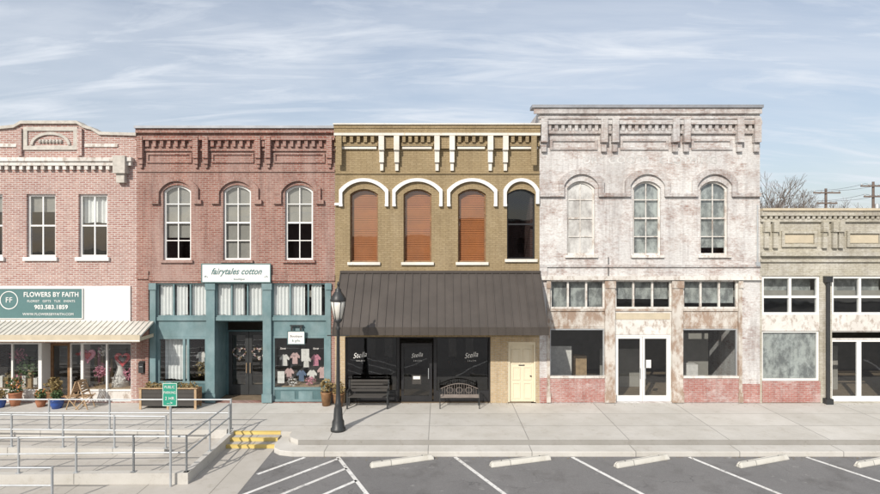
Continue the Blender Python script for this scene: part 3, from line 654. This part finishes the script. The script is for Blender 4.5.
g=MB('concrete_apron'); g.quad([(-60,-8.3,-.296),(KX,-8.3,-.296),(KX,-3.3,-.296),(-60,-3.3,-.296)],'conc3'); g.done(False)
g=MB('concrete_steps'); g.box(-6.55,KX-.002,-3.75,-3.402,-.31,-.1,'conc3'); g.box(-6.55,KX-.002,-4.1,-3.752,-.31,-.2,'conc3')
g.box(-6.55,KX-.002,-3.42,-3.33,.001,.006,'yellow'); g.box(-6.55,KX-.002,-3.757,-3.67,-.099,-.094,'yellow'); g.box(-6.55,KX-.002,-4.107,-4.02,-.199,-.194,'yellow')
g.box(-6.55,KX-.002,-3.409,-3.403,-.09,-.0005,'yellow'); g.box(-6.55,KX-.002,-3.757,-3.753,-.19,-.1,'yellow'); g.box(-6.55,KX-.002,-4.107,-4.103,-.29,-.2,'yellow')
g.done()
g=MB('leaf_litter')
for _ in range(420):
    x=random.uniform(-4.8,17); 
    if random.random()<.55: y=-4.83-abs(random.gauss(0,.12)); z=-.288
    else: y=-.05-abs(random.gauss(0,.25)); z=.006
    a_=random.uniform(0,6.28); k=random.uniform(.012,.035); u=Vector((math.cos(a_),math.sin(a_),.1))*k; w_=Vector((-math.sin(a_),math.cos(a_),0))*k*.5; p=Vector((x,y,z))
    g.quad([tuple(p-u),tuple(p-w_),tuple(p+u),tuple(p+w_)],random.choice(['leafd','bark','leafd']))
g.done(False)
rx=-6.7
g=MB('accessible_ramp')
def lane(ya_,yb_,za_,zb_,xl=-20,m='conc3'):
    g.prism([(xl,-.31),(-8,-.31),(-8,zb_),(xl,za_)],'y',ya_,yb_,m)
lane(-4.8,-3.402,.0-.005,-.15); lane(-6.6,-5.0,-.29,-.15)
g.box(-7.999,rx,-6.6,-3.402,-.31,-.15,'conc3')
def kerbw(p0,p1,z0,z1,w=.1,h=.14):
    g.prism([(p0,-.31),(p1,-.31),(p1,z1+h),(p0,z0+h)],'y',w[0],w[1],'conc2')
kerbw(-20,-8.0,-.0,-.02,(-3.6,-3.403)); g.box(-7.999,rx,-3.6,-3.403,-.149,.12,'conc2')
kerbw(-20,-8.0,-.02,-.15,(-5.0,-4.801)); kerbw(-20,-8,-.29,-.15,(-6.8,-6.601)); g.box(-7.999,rx,-6.8,-6.601,-.31,-.01,'conc2'); g.box(rx+.001,rx+.16,-6.8,-3.402,-.31,-.005,'conc2')
g.done()
def rail(pts,posts,hgt=.92,name='handrail'):
    r=MB(name)
    for a_,b_ in zip(pts[:-1],pts[1:]):
        a_=Vector(a_);b_=Vector(b_)
        for h in(hgt,.5): r.tube(a_+Vector((0,0,h)),b_+Vector((0,0,h)),.024,'gal',n=8)
        L=(b_-a_).length; n=max(1,round(L/posts))
        for i in range(n+1):
            p=a_+(b_-a_)*i/n; r.tube(p,p+Vector((0,0,hgt+.03)),.03,'gal',n=8); r.box(p.x-.06,p.x+.06,p.y-.06,p.y+.06,p.z-.01,p.z+.012,'gal')
    return r.done()
rail([(-20,-3.5,.13),(-6.6,-3.5,.12)],1.9)
rail([(-20,-4.9,.12),(-8.0,-4.9,-.01)],1.5)
rail([(-20,-6.7,-.15),(-8,-6.7,-.01),(-6.62,-6.7,-.01),(-6.62,-3.6,.0)],1.45)
rail([(-14,-8.1,-.3),(-9.2,-8.1,-.3)],1.6)
g=MB('parking_marking')
def stripe(xa,ya_,xb,yb_,w=.11):
    d=Vector((xb-xa,yb_-ya_,0)).normalized(); n=Vector((-d.y,d.x,0))*w/2
    g.quad([(xa+n.x,ya_+n.y,-.295),(xb+n.x,yb_+n.y,-.295),(xb-n.x,yb_-n.y,-.295),(xa-n.x,ya_-n.y,-.295)],'line')
for i in range(9):
    xs=-2.99+3.43*i; stripe(xs,-4.83,xs+.455*5,-4.83-5)
for xa,ya_ in((-3.95,-4.85),(-2.95,-4.95),(-2.6,-5.7),(-2.2,-6.55),(-1.85,-7.4)):
    ex=max(xa-.62*(-ya_+8.6),KX+.1); ey=ya_-(xa-ex)/.78
    stripe(xa,ya_,ex,ey)
g.done(False)
for i in range(6):
    cx=-1.12+3.43*i+random.uniform(-.08,.08); cy=-5.3
    s=MB('wheel_stop'); L=.93
    pr=[(-.09,0),(.09,0),(.09,.03),(.055,.13),(-.055,.13),(-.09,.03)]
    vs=[]
    for xx,sc_ in((-L,.6),(-L+.06,1),(L-.06,1),(L,.6)):
        for p in pr: vs.append((xx,p[0],p[1]*sc_+0.0))
    fs=[(j*6+k,j*6+(k+1)%6,(j+1)*6+(k+1)%6,(j+1)*6+k) for j in range(3) for k in range(6)]+[tuple(range(6)),tuple(range(18,24))]
    s._faces(vs,fs,'stop')
    for u in(-.6,.6): s.lathe(u,0,[(.02,.125),(.02,.14)],'iron',8)
    o=s.done(); o.location=(cx,cy,-.292); o.rotation_euler=(0,0,math.radians(20+random.uniform(-3,3)))

# ================================================================ street furniture
L=MB('street_lamp'); lx,ly=-3.25,-3.3
L.lathe(lx,ly,[(.24,0),(.24,.08),(.2,.12),(.19,.3),(.15,.38),(.13,.7),(.1,.8),(.115,.84),(.085,.9),(.065,1.2),(.05,3.2),(.075,3.25),(.05,3.3),(.05,3.42),(.12,3.5),(.14,3.56)],'iron',16)
L.lathe(lx,ly,[(.12,3.561),(.21,3.98),(.225,4.12),(.2,4.15)],'lampg',12)
for i in range(6):
    a_=2*math.pi*i/6; c_,s_=math.cos(a_),math.sin(a_)
    L.tube((lx+.13*c_,ly+.13*s_,3.55),(lx+.235*c_,ly+.235*s_,4.14),.012,'iron',n=6)
L.lathe(lx,ly,[(.25,4.13),(.26,4.17),(.2,4.3),(.12,4.42),(.09,4.46),(.1,4.5),(.04,4.56),(.025,4.62),(.045,4.66),(.01,4.76)],'iron',12)
L.box(lx-.35,lx+.35,ly-.02,ly+.02,3.02,3.05,'iron')
L.done()
G=empty('parking_sign'); b=MB('sign_post',G); px_,py_=-6.92,-6.95; b.tube((px_,py_,-.3),(px_,py_,2.38),.03,'gal'); b.done()
b=MB('sign_panel',G); b.box(px_-.19,px_+.19,py_-.045,py_-.035,1.78,2.38,'green'); frame(b,px_-.18,px_+.18,1.79,2.37,py_-.049,py_-.0455,.012,'white'); b.done()
text('PUBLIC',px_,2.27,py_-.05,.1,'white',G,ext=.002,sx=.8); text('PARKING',px_,2.13,py_-.05,.09,'white',G,ext=.002,sx=.8); text('2 HR',px_,1.98,py_-.05,.11,'white',G,ext=.002); text('-->',px_,1.86,py_-.05,.12,'white',G,ext=.002)
def bench(x0,x1,y,name='park_bench'):
    b=MB(name)
    for xx in(x0,x1-.05):
        b.box(xx,xx+.05,y-.5,y-.44,0,.62,'iron'); b.prism([(y-.06,0),(y,0),(y+.08,.95),(y+.03,.95)],'x',xx,xx+.05,'iron'); b.box(xx+.001,xx+.049,y-.5,y,.6,.65,'iron'); b.box(xx+.002,xx+.048,y-.44,y-.05,.36,.41,'iron')
    for k in range(5): b.box(x0+.05,x1-.05,y-.5+k*.1,y-.42+k*.1,.42,.45,'innerd')
    for k in range(4): 
        z=.52+k*.115; yy=y+(z)*.085-.02; b.box(x0+.05,x1-.05,yy,yy+.02,z,z+.085,'innerd')
    return b.done()
bench(X(350),X(390),-.35)
b=MB('ornate_metal_bench'); x0,x1,y=X(440),X(478),-.35
for xx in(x0,x1): 
    b.tube((xx,y-.45,0),(xx,y-.45,.6),.018,'iron'); b.tube((xx,y,0),(xx,y+.06,.6),.018,'iron'); b.tube((xx,y-.45,.6),(xx,y+.05,.62),.018,'iron')
for k in range(7): b.tube((x0,y-.45+k*.07,.41),(x1,y-.45+k*.07,.41),.014,'bark',n=6)
cx=(x0+x1)/2; pr=None
for k in range(17):
    u=-1+2*k/16; p=(cx+u*(x1-x0)/2,y+.06,.6+.2*math.cos(u*math.pi/2))
    if pr: b.tube(pr,p,.016,'bark',n=6)
    b.tube((p[0],y+.03,.41),p,.009,'bark',n=5); pr=p
for cxx in(-.35,0,.35):
    pr=None
    for k in range(13):
        a_=2*math.pi*k/12; p=(cx+cxx+.12*math.cos(a_),y+.045,.56+.1*math.sin(a_))
        if pr: b.tube(pr,p,.012,'bark',n=5)
        pr=p
b.done()
def pot(x,y,h,r,m,name='flower_pot',plant='leaf',pr=.25,flower=None,n=170,size=.06):
    e=empty(name); b=MB('pot',e); b.lathe(x,y,[(r*.65,0),(r*.95,h*.55),(r,h*.9),(r*1.1,h*.92),(r*1.1,h),(r*.9,h),(r*.85,h*.9)],m,18); b.done()
    b=MB('foliage',e); b.leaves((x,y,h+pr*.7),pr,n,plant,size); 
    for k in range(6): b.tube((x,y,h*.85),(x+random.uniform(-1,1)*pr*.7,y+random.uniform(-1,1)*pr*.7,h+pr*random.uniform(.5,1.3)),.008,plant,n=4)
    if flower: b.leaves((x,y,h+pr*.9),pr,n//3,flower,size*.9)
    b.done(False)
pot(X(12),-.6,.3,.2,'blue',pr=.22,plant='leafd'); pot(X(69),-.7,.33,.24,'blue',pr=.2); pot(X(22),-.35,.5,.22,'terra',pr=.32,flower='orange'); pot(X(60),-.35,.55,.24,'wood',pr=.3,plant='leafd')
pot(X(50),-.5,.3,.18,'terra',pr=.2,flower='orange'); pot(X(341),-.5,.5,.2,'wood',name='planter_barrel',pr=.25,plant='leafd')
pot(X(-20),-.5,.4,.2,'terra',pr=.3)
for cx,fl in((X(87),1),(X(97),-1)):
    b=MB('wooden_chair'); y=-.7
    def sl(p,q): b.tube(p,q,.02,'woodl',n=6)
    for yy in(y-.22,y+.22):
        sl((cx-.2*fl,yy,0),(cx+.14*fl,yy,1.0)); sl((cx+.25*fl,yy,0),(cx-.22*fl,yy,.5))
    for k in range(5):
        b.box(cx-.22+.09*k,cx-.15+.09*k,y-.22,y+.22,.44,.46,'woodl')
        zz=.58+.09*k; xx=cx+fl*(-.2+.34*zz); b.box(xx-.01,xx+.01,y-.22,y+.22,zz,zz+.07,'woodl')
    b.done()
e=empty('planter_box'); b=MB('box',e); xa,xb=X(151),X(206)
for k in range(4): b.box(xa,xb,-.85,-.82,.12+k*.15,.26+k*.15,'innerd')
for k in range(4): b.box(xa,xa+.03,-.82,-.4,.12+k*.15,.26+k*.15,'wood'); b.box(xb-.03,xb,-.82,-.4,.12+k*.15,.26+k*.15,'wood')
b.box(xa,xb,-.4,-.37,.12,.71,'wood'); b.box(xa+.03,xb-.03,-.82,-.4,.5,.6,'bark')
for xx in(xa,(xa+xb)/2-.04,xb-.08): b.box(xx,xx+.08,-.875,-.851,0,.74,'woodl'); b.box(xx,xx+.08,-.42,-.401,0,.1,'woodl')
b.box(xa-.03,xb+.03,-.9,-.8,.741,.77,'woodl'); b.done()
b=MB('foliage',e)
for k in range(9): b.leaves((xa+.2+k*(xb-xa-.4)/8,-.62,.8),.15,60,random.choice(['leaf','leafd','leafd']),.05)
b.done(False)
b=MB('wall_mailbox'); b.box(X(140),X(145),-.12,-.002,1.15,1.5,'iron'); b.prism([(-.14,1.501),(-.002,1.501),(-.002,1.58)],'x',X(140)-.01,X(145)+.01,'iron'); b.box(X(141),X(144),-.125,-.121,1.38,1.4,'gal'); b.done()
e=empty('flower_pot'); b=MB('pot',e); b.lathe(X(328),-.35,[(.14,0),(.2,.45),(.22,.5),(.17,.5)],'wood'); b.done(); b=MB('foliage',e); b.leaves((X(328),-.35,.72),.22,160,'leafd',.06,1.2); b.done(False)

# ================================================================ background
def upole(x,y,h):
    b=MB('utility_pole'); b.tube((x,y,-.3),(x,y,h),.17,'pole',.11); 
    for dz,l in((.5,1.3),(1.5,1.0)):
        b.box(x-l,x+l,y-.2,y-.1,h-dz,h-dz+.14,'pole')
        for u in(-l+.1,-l*.4,l*.4,l-.1): b.lathe(x+u,y-.15,[(.05,h-dz+.14),(.07,h-dz+.2),(.04,h-dz+.3)],'gal',8)
    b.lathe(x+.35,y,[(.2,h-3),(.22,h-2.9),(.22,h-2.2),(.15,h-2.1)],'gal',12); b.done()
upole(41.4,34,12.1); upole(37.2,34.5,11.5); upole(52,36,12)
wm=MB('power_line')
def wire(p,q,sag):
    p=Vector(p);q=Vector(q);pv=p
    for k in range(1,13):
        t_=k/12; r=p.lerp(q,t_); r.z-=sag*4*t_*(1-t_); wm.tube(pv,r,.018,'iron',n=4,caps=False); pv=r
for dz in(-.2,-1.2):
    for u in(-.9,.9):
        wire((41.4+u,33.85,12.1+dz),(37.2+u,34.35,11.5+dz),.15); wire((37.2+u,34.35,11.5+dz),(20+u,42,9.5+dz),.5); wire((41.4+u,33.85,12.1+dz),(52+u,35.85,12+dz),.3)
wm.done()
def tree(x,y,h):
    b=MB('bare_tree')
    def br(p,d,l,r,k):
        q=p+d*l; b.tube(p,q,r,'bark',r*.7,n=5,caps=False)
        if k==0: return
        for _ in range(3 if k<5 else 4):
            nd=(d+Vector((random.gauss(0,.42),random.gauss(0,.42),random.gauss(.12,.25)))).normalized(); br(p.lerp(q,random.uniform(.6,1)),nd,l*random.uniform(.64,.82),r*.62,k-1)
    br(Vector((x,y,-.3)),Vector((0,0,1)),h*.3,.2,6); b.done(False)
tree(27.2,26,12.6); tree(32,32,12.2); tree(38,38,12.5); tree(46,40,13)

# ================================================================ world, sun, camera
el=math.radians(34); azx=-.5
w=bpy.data.worlds.new('World'); sc.world=w; w.use_nodes=True; nt=w.node_tree; bg=nt.nodes['Background']
sk=nt.nodes.new('ShaderNodeTexSky'); sk.sky_type='NISHITA'; sk.sun_disc=False; sk.sun_elevation=el
to_sun=Vector((azx,-1,0)).normalized()*math.cos(el)+Vector((0,0,math.sin(el)))
sk.sun_rotation=math.atan2(to_sun.x,to_sun.y); sk.air_density=1.0; sk.dust_density=2.0; sk.ozone_density=1.0; sk.altitude=100
tc=nt.nodes.new('ShaderNodeTexCoord'); sp=nt.nodes.new('ShaderNodeSeparateXYZ'); nt.links.new(tc.outputs['Generated'],sp.inputs[0])
def mth(op,a,b=None):
    m=nt.nodes.new('ShaderNodeMath'); m.operation=op
    for i,v in enumerate((a,b)):
        if v is None: continue
        if isinstance(v,(int,float)): m.inputs[i].default_value=v
        else: nt.links.new(v,m.inputs[i])
    return m.outputs[0]
zz=mth('ADD',mth('MAXIMUM',sp.outputs[2],0),.16); cb=nt.nodes.new('ShaderNodeCombineXYZ')
nt.links.new(mth('DIVIDE',sp.outputs[0],zz),cb.inputs[0]); nt.links.new(mth('DIVIDE',sp.outputs[1],zz),cb.inputs[1])
def cloud(scale,rot,ns,p0,p1,dist,loc):
    mp=nt.nodes.new('ShaderNodeMapping'); mp.inputs['Scale'].default_value=scale; mp.inputs['Rotation'].default_value=(0,0,rot); mp.inputs['Location'].default_value=loc; nt.links.new(cb.outputs[0],mp.inputs[0])
    nz=nt.nodes.new('ShaderNodeTexNoise'); nz.inputs['Scale'].default_value=ns; nz.inputs['Detail'].default_value=10; nz.inputs['Roughness'].default_value=.6; nz.inputs['Distortion'].default_value=dist; nt.links.new(mp.outputs[0],nz.inputs['Vector'])
    rp=nt.nodes.new('ShaderNodeValToRGB'); rp.color_ramp.elements[0].position=p0; rp.color_ramp.elements[1].position=p1; nt.links.new(nz.outputs['Fac'],rp.inputs[0]); return rp.outputs[0]
c1=cloud((.45,1.2,1),.1,1.2,.42,.78,.4,(0,0,0)); c2=cloud((.6,2.6,1),-.06,2.1,.5,.72,.7,(3,1,0))
fac=mth('MINIMUM',mth('ADD',.4,mth('ADD',mth('MULTIPLY',c1,.45),mth('MULTIPLY',c2,.4))),1)
mx=nt.nodes.new('ShaderNodeMix'); mx.data_type='RGBA'; nt.links.new(fac,mx.inputs[0]); nt.links.new(sk.outputs[0],mx.inputs[6]); mx.inputs[7].default_value=(6.9,7.3,7.9,1)
nt.links.new(mx.outputs[2],bg.inputs[0]); bg.inputs[1].default_value=.12
sd=bpy.data.lights.new('sun','SUN'); sd.energy=4.4; sd.angle=math.radians(.6); sd.color=(1,.94,.86); so=bpy.data.objects.new('sun',sd); sc.collection.objects.link(so)
so.rotation_euler=to_sun.to_track_quat('Z','Y').to_euler()
cd=bpy.data.cameras.new('camera'); co=bpy.data.objects.new('camera',cd); sc.collection.objects.link(co)
cd.sensor_width=36; cd.lens=36*586/880; cd.clip_end=3000; co.location=(0,-22,5.86); co.rotation_euler=(math.pi/2,0,0)
sc.camera=co
